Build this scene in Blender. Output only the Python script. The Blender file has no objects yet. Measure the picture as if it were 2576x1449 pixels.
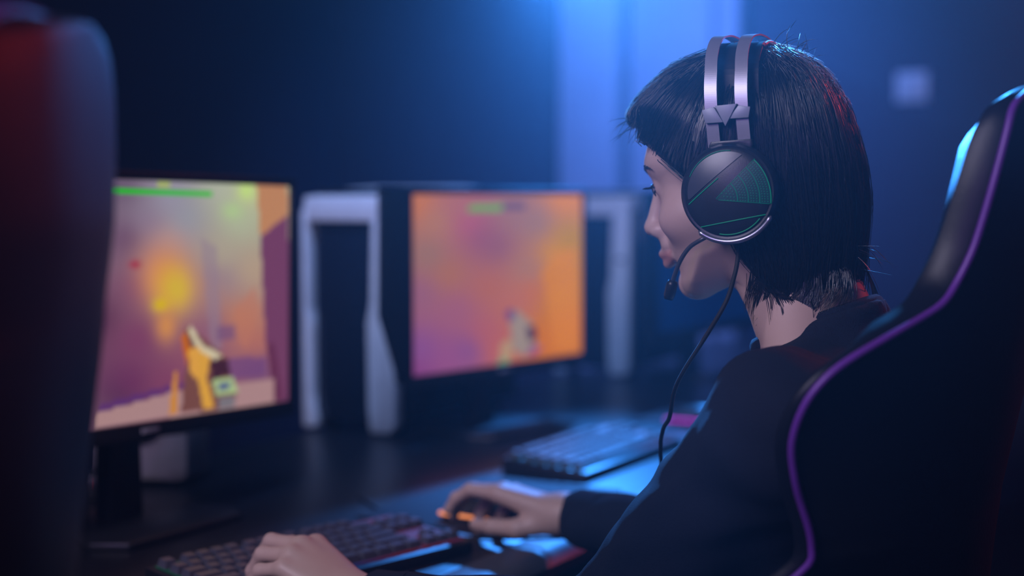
import bpy, bmesh, math, random
import numpy as np
from mathutils import Vector, Matrix
random.seed(7); rng = np.random.default_rng(7)
SC = bpy.context.scene
COL = SC.collection
# ------------------------------------------------------------------ camera
FPX = 3578.0; PITCH = math.radians(3.58); CH = 1.17
cd = bpy.data.cameras.new('camera'); cam = bpy.data.objects.new('camera', cd); COL.objects.link(cam)
cam.location = (0, 0, CH); cam.rotation_euler = (math.pi/2-PITCH, 0, 0)
cd.sensor_width = 36; cd.lens = FPX*36/2576; cd.clip_start = .02; cd.clip_end = 60
cd.dof.use_dof = True; cd.dof.focus_distance = 1.31; cd.dof.aperture_fstop = 2.0
SC.camera = cam
# ------------------------------------------------------------------ world, lights, exposure
w = bpy.data.worlds.new('world'); SC.world = w; w.use_nodes = True
w.node_tree.nodes['Background'].inputs[0].default_value = (.012, .018, .05, 1)
w.node_tree.nodes['Background'].inputs[1].default_value = .5
SC.view_settings.view_transform = 'Standard'; SC.view_settings.look = 'None'
SC.view_settings.exposure = 0; SC.view_settings.gamma = 1; SC.view_settings.use_curve_mapping = False

def aim(o, target):
    o.rotation_euler = (Vector(target)-o.location).to_track_quat('-Z', 'Y').to_euler()
def spot(name, loc, target, col, energy, angle=60, blend=.6, size=.06):
    l = bpy.data.lights.new(name, 'SPOT'); l.color = col; l.energy = energy
    l.spot_size = math.radians(angle); l.spot_blend = blend; l.shadow_soft_size = size
    o = bpy.data.objects.new(name, l); COL.objects.link(o); o.location = loc; aim(o, target); return o
def area(name, loc, target, col, energy, sx, sy):
    l = bpy.data.lights.new(name, 'AREA'); l.color = col; l.energy = energy
    l.shape = 'RECTANGLE'; l.size = sx; l.size_y = sy
    o = bpy.data.objects.new(name, l); COL.objects.link(o); o.location = loc; aim(o, target); return o
spot('spot_blue_back', (.10, 4.0, 1.95), (.345, 1.38, 1.27), (.045, .30, 1), 1250, 24, 1, .07)
spot('spot_blue_chair', (1.15, 4.0, 2.55), (.34, 1.12, 1.12), (.045, .33, 1), 420, 13, 1, .07)
spot('spot_blue_wall', (.30, 4.0, 2.72), (.42, 5.3, 1.75), (.12, .27, 1), 260, 76, 1, .15)
spot('spot_blue_desk', (.42, 4.1, 2.3), (.15, 2.32, .75), (.04, .28, 1), 620, 24, 1, .07)
spot('spot_desk', (-.35, 1.75, 2.75), (-.1, 2.75, 1.0), (.25, .45, 1), 130, 56, 1, .25)
area('fill_light_soft', (-.95, .25, 2.1), (.15, 1.5, 1.0), (.82, .74, 1), 19, .7, .7)  # added fill light for the face and hands, out of view, no fixture
spot('spot_red', (1.95, 3.05, 2.05), (.25, 1.2, 1.15), (1, .05, .04), 62, 44, 1, .2)
area('fill_light_violet', (-1.3, -1.2, 1.9), (-.3, .7, 1.0), (.45, .2, 1), 8, .6, .6)  # added violet fill behind the camera, tints the near chair
SC.cycles.max_bounces = 4; SC.cycles.diffuse_bounces = 2; SC.cycles.glossy_bounces = 2; SC.cycles.transmission_bounces = 1; SC.cycles.volume_bounces = 0
SC.cycles.use_adaptive_sampling = True; SC.cycles.adaptive_threshold = .04; SC.cycles.caustics_reflective = False; SC.cycles.caustics_refractive = False
# thin haze hangs in the whole room
_v = w.node_tree.nodes.new('ShaderNodeVolumeScatter'); _v.inputs['Color'].default_value = (.8, .87, 1, 1)
_v.inputs['Density'].default_value = .0105; _v.inputs['Anisotropy'].default_value = .75
w.node_tree.links.new(_v.outputs[0], w.node_tree.nodes['World Output'].inputs['Volume'])

# ------------------------------------------------------------------ frames
A30 = math.radians(30)
Fd = np.array([-math.cos(A30), math.sin(A30), 0.]); Ld = np.array([-math.sin(A30), -math.cos(A30), 0.])
Nd = -Fd; Dd = -Ld; UP = np.array([0., 0., 1.])
def pix(px, py, depth):
    x = (px-1288)/FPX; y = -(py-724.5)/FPX
    r = np.array([x, math.cos(PITCH)+y*math.sin(PITCH), -math.sin(PITCH)+y*math.cos(PITCH)])
    return np.array([0, 0, CH])+r/r[1]*depth
def on(px, py, h):
    r = pix(px, py, 1.)-np.array([0, 0, CH]); return np.array([0, 0, CH])+r*((h-CH)/r[2])
# ------------------------------------------------------------------ materials
MATS = {}
def mat(name, col, rough=.5, metal=0., emit=None, estr=1., spec=.5, coat=0., bump=0., bscale=200., var=.12, attr=None, sss=0., aniso=0.):
    m = bpy.data.materials.new(name); m.use_nodes = True; nt = m.node_tree; b = nt.nodes['Principled BSDF']
    tc = nt.nodes.new('ShaderNodeTexCoord'); nz = nt.nodes.new('ShaderNodeTexNoise')
    nz.inputs['Scale'].default_value = bscale*.25; nz.inputs['Detail'].default_value = 3
    nt.links.new(tc.outputs['Object'], nz.inputs['Vector'])
    mx = nt.nodes.new('ShaderNodeMix'); mx.data_type = 'RGBA'
    c = np.array(col[:3])
    mx.inputs['A'].default_value = (*(c*(1-var)), 1); mx.inputs['B'].default_value = (*np.minimum(c*(1+var), 1), 1)
    nt.links.new(nz.outputs['Fac'], mx.inputs['Factor']); src = mx.outputs['Result']
    if attr:
        a = nt.nodes.new('ShaderNodeAttribute'); a.attribute_name = attr
        m2 = nt.nodes.new('ShaderNodeMix'); m2.data_type = 'RGBA'; m2.blend_type = 'MULTIPLY'; m2.inputs['Factor'].default_value = 1
        nt.links.new(src, m2.inputs['A']); nt.links.new(a.outputs['Color'], m2.inputs['B']); src = m2.outputs['Result']
    nt.links.new(src, b.inputs['Base Color'])
    b.inputs['Roughness'].default_value = rough; b.inputs['Metallic'].default_value = metal
    b.inputs['Specular IOR Level'].default_value = spec; b.inputs['Coat Weight'].default_value = coat
    b.inputs['Coat Roughness'].default_value = .12
    if aniso: b.inputs['Anisotropic'].default_value = aniso
    if sss:
        b.inputs['Subsurface Weight'].default_value = sss; b.inputs['Subsurface Scale'].default_value = .006
        b.inputs['Subsurface Radius'].default_value = (1, .35, .2)
    if emit:
        b.inputs['Emission Color'].default_value = (*emit, 1); b.inputs['Emission Strength'].default_value = estr
    if bump:
        n2 = nt.nodes.new('ShaderNodeTexNoise'); n2.inputs['Scale'].default_value = bscale; n2.inputs['Detail'].default_value = 4
        nt.links.new(tc.outputs['Object'], n2.inputs['Vector'])
        bp = nt.nodes.new('ShaderNodeBump'); bp.inputs['Strength'].default_value = bump; bp.inputs['Distance'].default_value = .002
        nt.links.new(n2.outputs['Fac'], bp.inputs['Height']); nt.links.new(bp.outputs['Normal'], b.inputs['Normal'])
    MATS[name] = m; return m
M = lambda n: MATS[n]
def backlit(name, col, fac):                                  # thin fibres let some light through
    nt = MATS[name].node_tree; out = nt.nodes['Material Output']; b = nt.nodes['Principled BSDF']
    t = nt.nodes.new('ShaderNodeBsdfTranslucent'); t.inputs['Color'].default_value = (*col, 1); mx = nt.nodes.new('ShaderNodeMixShader'); mx.inputs[0].default_value = fac
    nt.links.new(b.outputs[0], mx.inputs[1]); nt.links.new(t.outputs[0], mx.inputs[2]); nt.links.new(mx.outputs[0], out.inputs['Surface'])
mat('wall_navy', (.05, .053, .10), .7, bump=.2, bscale=60)
mat('wall_pale', (.42, .44, .55), .6, bump=.2, bscale=40)
mat('ceiling_dark', (.02, .02, .035), .8)
mat('floor_dark', (.02, .02, .03), .35, bump=.1, bscale=30)
mat('desk_black', (.008, .008, .012), .36, bump=.08, bscale=400)
mat('desk_edge', (.05, .06, .08), .45, bump=.1, bscale=300)
mat('metal_dark', (.03, .03, .035), .35, .9)
mat('black_plastic', (.012, .012, .016), .38)
mat('black_matte', (.010, .010, .013), .6)
mat('case_white', (.78, .80, .86), .35)
mat('case_glass', (.012, .016, .03), .12, coat=.3)
mat('grey_pale', (.42, .38, .42), .55)
mat('rubber', (.01, .01, .012), .7)
mat('leather', (.012, .012, .018), .5, spec=.25, bump=.2, bscale=260)
mat('leather_front', (.008, .009, .016), .5, spec=.10, bump=.15, bscale=260)
mat('leather_band', (.008, .009, .016), .36, spec=.2, bump=.05, bscale=260)
mat('piping_purple', (.16, .035, .34), .42)
mat('sweater_navy', (.010, .014, .030), .92, bump=.6, bscale=900, spec=.25)
mat('trousers', (.012, .013, .02), .85, bump=.4, bscale=700)
mat('skin', (.60, .42, .35), .46, bump=.05, bscale=900, attr='tint', var=.03)
mat('hair', (.010, .009, .012), .36, spec=.6, bscale=300)
mat('hair_strand', (.012, .011, .014), .26, spec=1., bscale=300)
mat('hair_flyaway', (.02, .018, .02), .25, spec=1., bscale=300)
backlit('hair_strand', (.55, .48, .45), .22); backlit('hair_flyaway', (.92, .88, .85), .7)
mat('brow', (.03, .022, .026), .7)
mat('eye_white', (.55, .52, .55), .2)
mat('eye_iris', (.02, .012, .010), .1)
mat('steel', (.46, .46, .54), .42, .55, aniso=.4, bscale=900, var=.05)
mat('cup_black', (.016, .018, .024), .36, bump=.05, bscale=900)
mat('cup_gloss', (.05, .055, .075), .30)
mat('bracket_grey', (.27, .30, .38), .42, .1)
mat('rim_silver', (.38, .40, .48), .3, .8)
mat('led_green', (.01, .08, .05), .4, emit=(.0, .42, .24), estr=.32)
mat('led_green_dim', (.01, .06, .05), .4, emit=(.0, .32, .22), estr=.26)
mat('grille_teal', (.012, .03, .035), .4, emit=(.0, .10, .10), estr=.12)
mat('led_orange', (.5, .2, .08), .4, emit=(1, .30, .09), estr=.95)
mat('led_red', (.3, .02, .02), .4, emit=(1, .03, .03), estr=.7)
mat('led_magenta', (.3, .02, .3), .4, emit=(.75, .06, .9), estr=.8)
mat('strap_red', (.5, .04, .04), .5)
mat('plate_white', (.9, .92, .95), .4)
mat('mat_navy', (.012, .013, .022), .75, bump=.3, bscale=900)
mat('key_cap', (.075, .075, .10), .36, var=.3)
mat('key_red', (.35, .01, .01), .4, emit=(.6, .02, .02), estr=.15)
# ------------------------------------------------------------------ mesh helpers
def link(name, me, m, parent=None, smooth=True):
    o = bpy.data.objects.new(name, me); COL.objects.link(o)
    if m: me.materials.append(M(m) if isinstance(m, str) else m)
    if parent: o.parent = parent
    if smooth:
        me.polygons.foreach_set('use_smooth', np.ones(len(me.polygons), bool))
    return o
def mesh(name, v, f, m, parent=None, smooth=True):
    me = bpy.data.meshes.new(name); me.from_pydata([tuple(map(float, p)) for p in v], [], [tuple(map(int, q)) for q in f]); me.update()
    return link(name, me, m, parent, smooth)
def tag(o, label, cat, group=None, kind=None):
    o['label'] = label; o['category'] = cat
    if group: o['group'] = group
    if kind: o['kind'] = kind
    return o
def empty(name, loc=(0, 0, 0), rz=0):
    o = bpy.data.objects.new(name, None); COL.objects.link(o); o.location = loc; o.rotation_euler = (0, 0, rz); o.empty_display_size = .1; return o
def reroot(root, loc):
    for c in root.children: c.location = Vector(c.location)-Vector(loc)
    root.location = loc
def bm_obj(name, bm, m, parent=None, smooth=False):
    me = bpy.data.meshes.new(name); bmesh.ops.recalc_face_normals(bm, faces=bm.faces); bm.to_mesh(me); bm.free()
    o = link(name, me, m, parent, False)
    if smooth:
        me.polygons.foreach_set('use_smooth', np.ones(len(me.polygons), bool))
        try: me.set_sharp_from_angle(angle=math.radians(40))
        except Exception: pass
    return o
def box_bm(c, s, bev=.0, seg=2, bm=None, rot=None):
    bm = bm or bmesh.new()
    r = bmesh.ops.create_cube(bm, size=1)
    vs = r['verts']; bmesh.ops.scale(bm, vec=Vector(s), verts=vs)
    if bev > 0:
        es = list({e for v in vs for e in v.link_edges})
        rr = bmesh.ops.bevel(bm, geom=es, offset=bev, segments=seg, affect='EDGES', profile=.5)
        vs = list({v for v in rr['verts']}|{v for v in vs if v.is_valid})
    if rot is not None: bmesh.ops.rotate(bm, cent=(0, 0, 0), matrix=rot, verts=vs)
    bmesh.ops.translate(bm, vec=Vector(c), verts=vs)
    return bm
def box(name, c, s, m, parent=None, bev=.003, rot=None):
    return bm_obj(name, box_bm(c, s, bev, rot=rot), m, parent, True)
def prism(name, poly, ex, ey, ez, o, thick, m, parent=None, bev=0.):
    """polygon (a,b) in the plane o + a*ex + b*ey, extruded along ez"""
    bm = bmesh.new(); o = Vector(o); ex = Vector(ex); ey = Vector(ey); ez = Vector(ez)
    vs = [bm.verts.new(o+ex*a+ey*b) for a, b in poly]; f = bm.faces.new(vs)
    r = bmesh.ops.extrude_face_region(bm, geom=[f])
    bmesh.ops.translate(bm, vec=ez*thick, verts=[g for g in r['geom'] if isinstance(g, bmesh.types.BMVert)])
    if bev: bmesh.ops.bevel(bm, geom=bm.edges[:], offset=bev, segments=2, affect='EDGES', profile=.5)
    return bm_obj(name, bm, m, parent, True)
def catmull(pts, n):
    p = np.array(pts, float); q = np.vstack([2*p[0]-p[1], p, 2*p[-1]-p[-2]]); out = []
    for i in range(len(p)-1):
        a, b, c, d = q[i:i+4]
        for t in np.linspace(0, 1, n, endpoint=False):
            out.append(.5*((2*b)+(c-a)*t+(2*a-5*b+4*c-d)*t*t+(-a+3*b-3*c+d)*t**3))
    out.append(p[-1]); return np.array(out)
def tube_data(path, rad, sides=8, closed=False, flat=1., upv=None):
    p = np.array(path, float); n = len(p); rad = np.broadcast_to(np.array(rad, float), (n,))
    if closed: t = np.roll(p, -1, 0)-np.roll(p, 1, 0)
    else: t = np.gradient(p, axis=0)
    t /= np.linalg.norm(t, axis=1)[:, None]+1e-12
    u = np.array(upv if upv is not None else (0, 0, 1.), float)
    if upv is None and abs(t[0] @ u) > .9: u = np.array([1., 0, 0])
    V = []; Fc = []
    for i in range(n):
        s = np.cross(t[i], u); s /= np.linalg.norm(s)+1e-12; un = np.cross(s, t[i])
        if upv is None: u = un
        for k in range(sides):
            a = 2*math.pi*k/sides; V.append(p[i]+rad[i]*(math.cos(a)*s+math.sin(a)*un*flat))
    m = n if closed else n-1
    for i in range(m):
        j = (i+1) % n
        for k in range(sides):
            k2 = (k+1) % sides; Fc.append((i*sides+k, i*sides+k2, j*sides+k2, j*sides+k))
    if not closed:
        Fc.append(tuple(range(sides))[::-1]); Fc.append(tuple((n-1)*sides+k for k in range(sides)))
    return V, Fc
def tube(name, path, rad, m, parent=None, sides=8, closed=False, flat=1., upv=None):
    V, Fc = tube_data(path, rad, sides, closed, flat, upv); return mesh(name, V, Fc, m, parent)
def lathe(name, prof, m, parent=None, seg=24, o=(0, 0, 0), ax=(0, 0, 1), sharp=True):
    """prof: (radius, height) list, spun round axis ax through o"""
    az = Vector(ax).normalized(); q = Vector((0, 0, 1)).rotation_difference(az); V = []; Fc = []; n = len(prof)
    for k in range(seg):
        a = 2*math.pi*k/seg
        for r, h in prof: V.append(q @ Vector((r*math.cos(a), r*math.sin(a), h))+Vector(o))
    for k in range(seg):
        k2 = (k+1) % seg
        for i in range(n-1): Fc.append((k*n+i, k2*n+i, k2*n+i+1, k*n+i+1))
    bm = bmesh.new(); vs = [bm.verts.new(v) for v in V]
    for f in Fc: bm.faces.new([vs[i] for i in f])
    bmesh.ops.remove_doubles(bm, verts=bm.verts, dist=1e-6)
    return bm_obj(name, bm, m, parent, True)
# ------------------------------------------------------------------ implicit surfaces
def sstep(t): t = np.clip(t, 0, 1); return t*t*(3-2*t)
def smin(a, b, k):
    h = np.clip(.5+.5*(b-a)/k, 0, 1); return b+(a-b)*h-k*h*(1-h)
def smax(a, b, k): return -smin(-a, -b, k)
def cone(X, a, b, ra, rb):
    a = np.array(a, np.float32); b = np.array(b, np.float32); ab = b-a
    t = np.clip(((X-a) @ ab)/(ab @ ab), 0, 1); d = X-a-t[..., None]*ab
    return np.sqrt((d*d).sum(-1))-(ra+(rb-ra)*t)
def ell(X, c, r, R=None):
    d = X-np.array(c, np.float32)
    if R is not None: d = d @ np.array(R, np.float32).T          # rows of R are the local axes
    r = np.array(r, np.float32); k = np.sqrt(((d/r)**2).sum(-1)); return (k-1)*r.min()*np.where(k < 1, 1, 1)
def nets(fn, lo, hi, h):
    lo = np.array(lo, float); hi = np.array(hi, float); n = np.ceil((hi-lo)/h).astype(int)+1
    g = np.stack(np.meshgrid(*[lo[i]+h*np.arange(n[i]) for i in range(3)], indexing='ij'), -1).astype(np.float32)
    v = np.empty(tuple(n), np.float32)
    for i in range(0, n[0], 24): v[i:i+24] = fn(g[i:i+24])
    s = v < 0
    cs = n-1; acc = np.zeros((*cs, 3)); cnt = np.zeros(tuple(cs))
    corners = [(i, j, k) for i in (0, 1) for j in (0, 1) for k in (0, 1)]
    sl = lambda c: tuple(slice(c[i], c[i]+cs[i]) for i in range(3))
    for c in corners:
        for ax in range(3):
            if c[ax]: continue
            c2 = list(c); c2[ax] = 1
            a, b = v[sl(c)], v[sl(c2)]; m = (a < 0) != (b < 0)
            t = np.where(m, a/np.where(m, a-b, 1), 0)
            for q in range(3):
                acc[..., q] += np.where(m, (c[q]+(t if q == ax else 0)), 0)
            cnt += m
    act = cnt > 0; idx = -np.ones(tuple(cs), int); idx[act] = np.arange(act.sum())
    cell = np.argwhere(act); V = lo+h*(cell+acc[act]/cnt[act][:, None])
    faces = []
    for ax in range(3):
        u, w_ = (ax+1) % 3, (ax+2) % 3
        a = [slice(None)]*3; b = [slice(None)]*3; a[ax] = slice(0, -1); b[ax] = slice(1, None)
        d0, d1 = s[tuple(a)], s[tuple(b)]; e = np.argwhere(d0 != d1)
        ok = (e[:, u] > 0) & (e[:, w_] > 0) & (e[:, u] < cs[u]) & (e[:, w_] < cs[w_]); e = e[ok]
        flip = d0[tuple(e.T)]
        def at(du, dw):
            q = e.copy(); q[:, u] -= du; q[:, w_] -= dw; return idx[tuple(q.T)]
        Q = np.stack([at(1, 1), at(0, 1), at(0, 0), at(1, 0)], 1)
        Q[~flip] = Q[~flip][:, ::-1]; faces.append(Q)
    return V, np.vstack(faces), (lo, h, v)
def np_mesh(name, V, Q, m, parent=None):
    me = bpy.data.meshes.new(name); me.vertices.add(len(V)); me.vertices.foreach_set('co', np.asarray(V, np.float32).ravel())
    k = Q.shape[1]; me.loops.add(Q.size); me.loops.foreach_set('vertex_index', Q.astype(np.int32).ravel())
    me.polygons.add(len(Q)); me.polygons.foreach_set('loop_start', np.arange(0, Q.size, k, dtype=np.int32))
    me.update(calc_edges=True); me.validate(); return link(name, me, m, parent)
def color_attr(me, name, C):
    a = me.color_attributes.new(name, 'FLOAT_COLOR', 'POINT'); C = np.column_stack([C, np.ones(len(C))]).astype(np.float32)
    a.data.foreach_set('color', C.ravel())

# ================================================================== SETTING
RZ = -A30                                                   # the row frame: local x = away from the monitors, local y = along the row
def struct(o, label=None, cat=None):
    o['kind'] = 'structure'
    if label: o['label'] = label; o['category'] = cat
    return o
ROOM0 = np.array([-.1, 1.9, 0.])
def R3(a, b, z): return ROOM0+Nd*a+Dd*b+UP*z
rotz = Matrix.Rotation(RZ, 3, 'Z')
fl = box('floor', R3(.2, .5, -.05), (7.4, 9.4, .1), 'floor_dark', rot=rotz); struct(fl, 'dark floor of the gaming room', 'floor')
ce = box('ceiling', R3(.2, .5, 2.95), (7.4, 9.4, .1), 'ceiling_dark', rot=rotz); struct(ce, 'dark ceiling of the gaming room', 'ceiling')
wb = box('wall_back', R3(.2, 4.05, 1.45), (7.2, .1, 2.9), 'wall_navy', rot=rotz); struct(wb, 'dark navy back wall lit by blue light', 'wall')
wl = box('wall_left', R3(-3.25, .5, 1.45), (.1, 9.2, 2.9), 'wall_navy', rot=rotz); struct(wl, 'dark navy side wall beyond the monitors', 'wall')
wr = box('wall_right', R3(3.75, .5, 1.45), (.1, 9.2, 2.9), 'wall_navy', rot=rotz); struct(wr, 'dark navy wall behind the players', 'wall')
wf = box('wall_front', R3(.2, -4.05, 1.45), (7.2, .1, 2.9), 'wall_navy', rot=rotz); struct(wf, 'dark navy wall at the near end of the room', 'wall')
def wall_at(px, dist=4.0):                                             # where a view column meets the back wall, along the wall
    r = pix(px, 500, 1.); r[2] = 0; d = r[:2]/np.linalg.norm(r[:2])
    o = R3(0, dist, 0)[:2]; A_ = np.array([[d[0], -Nd[0]], [d[1], -Nd[1]]]); t, a = np.linalg.solve(A_, o); return a, t
a0 = wall_at(1405, 3.84)[0]; a1 = wall_at(1850, 3.84)[0]; ac = (a0+a1)/2
pil = empty('trim_1', R3(ac, 3.9, 0), RZ); struct(pil, 'pale panelled pillar on the navy back wall', 'pillar')

for p0, p1, dy in ((1405, 1548, 0), (1582, 1785, .02), (1795, 1850, -.03)):
    q0, q1 = wall_at(p0, 3.84+dy)[0]-ac, wall_at(p1, 3.84+dy)[0]-ac
    box('panel', ((q0+q1)/2, dy, 1.45), (q1-q0, .12, 2.88), 'wall_pale', pil, .006)
box('backing', (0, .07, 1.45), (a1-a0-.01, .06, 2.88), 'wall_navy', pil, .003)
# wall plate
ap, _ = wall_at(2290); zp = 1.17+(500-220)/FPX*(R3(ap, 3.98, 0)[1])
sw = empty('wall_switch', R3(ap, 3.995, zp), RZ); tag(sw, 'small white square switch plate on the navy back wall', 'switch')
pw_ = box('plate', (0, 0, 0), (.125, .012, .115), 'plate_white', sw, .006); box('rocker', (0, -.008, 0), (.05, .008, .07), 'plate_white', pw_, .003)
# ================================================================== DESK
D0 = np.array([.0925, 1.846, 0.])
def row(a, b, z=0.): return D0+Nd*a+Dd*b+UP*z
DT = .74
dk = empty('desk', row(-.38, .35), RZ); tag(dk, 'long black desk carrying the monitors and keyboards', 'desk')
box('top', (-.03, 0, DT-.015), (.76, 4.2, .03), 'desk_black', dk, .002)
prism('edge_trim', [(.35, -.034), (.35, 0), (.385, -.001), (.405, -.006), (.413, -.016), (.41, -.03), (.40, -.036)], (1, 0, 0), (0, 0, 1), (0, 1, 0), (0, -2.1, DT), 4.2, 'desk_edge', dk, .0)
for yy in (-2.05, -1.0, 0., 1.0, 2.05):
    box('leg_panel', (-.03, yy, (DT-.03)/2), (.62, .03, DT-.03), 'black_matte', dk, .002)
box('modesty_panel', (-.36, 0, .45), (.018, 4.1, .45), 'black_matte', dk, .002)
# ================================================================== SCREENS
def lin(c): c = np.asarray(c, float)/255.; return np.where(c <= .04045, c/12.92, ((c+.055)/1.055)**2.4)
def inpoly(x, y, poly):
    r = np.zeros(x.shape, bool); n = len(poly)
    for i in range(n):
        x0, y0 = poly[i]; x1, y1 = poly[(i+1) % n]
        c = ((y0 > y) != (y1 > y)) & (x < (x1-x0)*(y-y0)/(y1-y0+1e-9)+x0); r ^= c
    return r
def idw(x, y, cps, pw=2.6, soft=42.):
    num = np.zeros((*x.shape, 3)); den = np.zeros(x.shape)
    for px, py, r, g, b in cps:
        w_ = 1/((x-px)**2+(y-py)**2+soft**2)**(pw/2); num += w_[..., None]*lin((r, g, b)); den += w_
    return num/den[..., None]
def paint1(x, y):
    C = idw(x, y, [(310, 470, 95, 80, 100), (430, 500, 150, 148, 165), (380, 560, 132, 118, 140), (320, 600, 90, 62, 90), (460, 560, 140, 152, 165), (560, 470, 176, 182, 165),
        (600, 560, 172, 182, 155), (640, 480, 190, 190, 150), (560, 640, 172, 165, 145), (630, 680, 178, 158, 135), (430, 600, 180, 150, 145), (350, 720, 115, 70, 100),
        (520, 720, 165, 125, 115), (600, 800, 190, 130, 95), (640, 860, 175, 115, 100), (500, 880, 135, 78, 95), (350, 850, 115, 65, 95), (330, 960, 100, 55, 88), (420, 960, 120, 70, 95),
        (560, 700, 135, 122, 140), (540, 830, 120, 90, 120), (650, 930, 105, 75, 110), (300, 1000, 75, 45, 75), (270, 1060, 110, 85, 100), (240, 800, 70, 40, 65), (60, 700, 80, 55, 80), (60, 500, 90, 80, 100)])
    def blob(px, py, rx, ry, c, k=1.):
        nonlocal C; w_ = (k*np.exp(-((x-px)/rx)**2-((y-py)/ry)**2))[..., None]; C = C*(1-w_)+lin(c)*w_
    blob(410, 690, 62, 75, (198, 138, 112)); blob(430, 720, 48, 62, (205, 155, 95)); blob(445, 728, 36, 48, (200, 172, 95)); blob(405, 768, 20, 18, (205, 180, 80)); blob(418, 820, 26, 40, (195, 140, 100)); blob(340, 665, 14, 10, (150, 60, 75))
    blob(620, 478, 22, 26, (190, 212, 140)); blob(585, 530, 26, 22, (172, 195, 145), .8)
    def poly(p, c, k=1.):
        nonlocal C; m = inpoly(x, y, p); C[m] = C[m]*(1-k)+lin(c)*k
    poly([(505, 600), (545, 620), (560, 880), (530, 880)], (140, 125, 140), .5)
    poly([(545, 820), (590, 815), (590, 850), (545, 855)], (112, 85, 115), .7); poly([(590, 780), (640, 720), (655, 780), (620, 880), (600, 860)], (178, 122, 105), .5)
    poly([(645, 455), (722, 462), (725, 540), (655, 600)], (178, 132, 102)); poly([(655, 595), (724, 540), (740, 1010), (690, 1010), (668, 860)], (108, 68, 92)); poly([(672, 865), (690, 860), (712, 1008), (690, 1010)], (92, 52, 72))
    poly([(235, 1080), (235, 1042), (440, 985), (690, 950), (690, 1020), (440, 1050)], (165, 135, 135)); poly([(240, 1040), (440, 982), (560, 960), (560, 945), (430, 968), (250, 1018)], (88, 58, 105), .8)
    poly([(565, 905), (670, 895), (672, 940), (580, 955)], (110, 78, 115), .8)
    # the weapon at the bottom of the view
    poly([(462, 830), (475, 822), (560, 890), (572, 915), (580, 950), (595, 985), (590, 1025), (540, 1030), (455, 1040), (470, 900)], (110, 75, 70))
    poly([(455, 850), (466, 832), (478, 870), (470, 920)], (180, 105, 45)); poly([(470, 826), (482, 822), (510, 868), (560, 895), (540, 905), (498, 880)], (205, 195, 170))
    poly([(472, 880), (500, 872), (508, 900), (495, 960), (480, 940)], (208, 158, 98)); poly([(500, 880), (530, 900), (520, 950), (540, 1028), (512, 1032), (500, 965)], (205, 158, 95))
    poly([(425, 1042), (438, 935), (447, 932), (444, 1040)], (190, 135, 85)); poly([(528, 905), (572, 900), (580, 945), (535, 952)], (60, 35, 45)); poly([(532, 958), (585, 948), (598, 985), (545, 998)], (165, 182, 140)); poly([(548, 968), (578, 962), (580, 975), (550, 982)], (90, 100, 130)); poly([(548, 1000), (590, 995), (592, 1022), (552, 1028)], (120, 115, 120))
    # the health bar
    poly([(150, 472), (533, 484), (533, 495), (150, 486)], (48, 170, 52)); poly([(396, 456), (430, 457), (430, 472), (396, 471)], (168, 182, 92), .8)
    return C
def paint2(x, y):
    C = idw(x, y, [(1050, 510, 185, 120, 85), (1100, 560, 165, 122, 102), (1160, 520, 160, 110, 105), (1210, 600, 135, 88, 108), (1180, 560, 165, 95, 118), (1250, 620, 130, 90, 105), (1290, 540, 145, 112, 110), (1350, 560, 140, 115, 112), (1330, 680, 150, 118, 108), (1420, 500, 205, 135, 75), (1400, 640, 200, 140, 60),
        (1430, 600, 165, 130, 60), (1410, 740, 195, 135, 15), (1430, 820, 200, 125, 10), (1400, 860, 195, 120, 15), (1080, 640, 140, 112, 102), (1130, 690, 160, 110, 88), (1230, 720, 165, 105, 90), (1060, 740, 140, 98, 118), (1150, 780, 148, 98, 118), (1220, 840, 165, 100, 102), (1300, 760, 170, 110, 100), (1060, 880, 128, 88, 135), (1050, 940, 125, 75, 120), (1130, 900, 140, 90, 128), (1180, 880, 118, 85, 135), (1340, 730, 180, 110, 85), (1360, 860, 190, 115, 60), (1250, 880, 175, 105, 95)], 2.8, 34)
    def poly(p, c, k=1.):
        nonlocal C; m = inpoly(x, y, p); C[m] = C[m]*(1-k)+lin(c)*k
    poly([(1450, 620), (1395, 640), (1360, 690), (1372, 720), (1395, 880), (1450, 880)], (205, 132, 8), .55)
    poly([(1175, 518), (1265, 512), (1265, 530), (1178, 535)], (110, 150, 85)); poly([(1265, 512), (1322, 509), (1322, 526), (1265, 530)], (105, 85, 100))
    poly([(1280, 785), (1300, 778), (1345, 820), (1350, 870), (1320, 900), (1290, 880)], (150, 135, 125)); poly([(1270, 785), (1290, 775), (1295, 800), (1280, 810)], (105, 75, 115)); poly([(1325, 822), (1345, 820), (1352, 850), (1332, 862)], (70, 40, 60))
    poly([(1260, 865), (1285, 850), (1290, 905), (1255, 918)], (170, 150, 120), .8); poly([(1340, 868), (1365, 872), (1345, 895), (1322, 895)], (140, 88, 120)); poly([(1255, 905), (1275, 900), (1275, 915), (1250, 920)], (110, 150, 115))
    return C
sm = bpy.data.materials.new('screen_picture'); sm.use_nodes = True
_n = sm.node_tree; _b = _n.nodes['Principled BSDF']; _a = _n.nodes.new('ShaderNodeAttribute'); _a.attribute_name = 'picture'
_b.inputs['Base Color'].default_value = (.01, .01, .012, 1); _b.inputs['Roughness'].default_value = .4
_n.links.new(_a.outputs['Color'], _b.inputs['Emission Color']); _b.inputs['Emission Strength'].default_value = .95
def to_px(P_):
    v = P_-np.array([0, 0, CH]); z = v[..., 1]*math.cos(PITCH)-v[..., 2]*math.sin(PITCH); u = v[..., 1]*math.sin(PITCH)+v[..., 2]*math.cos(PITCH)
    return 1288+FPX*v[..., 0]/z, 724.5-FPX*u/z
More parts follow.
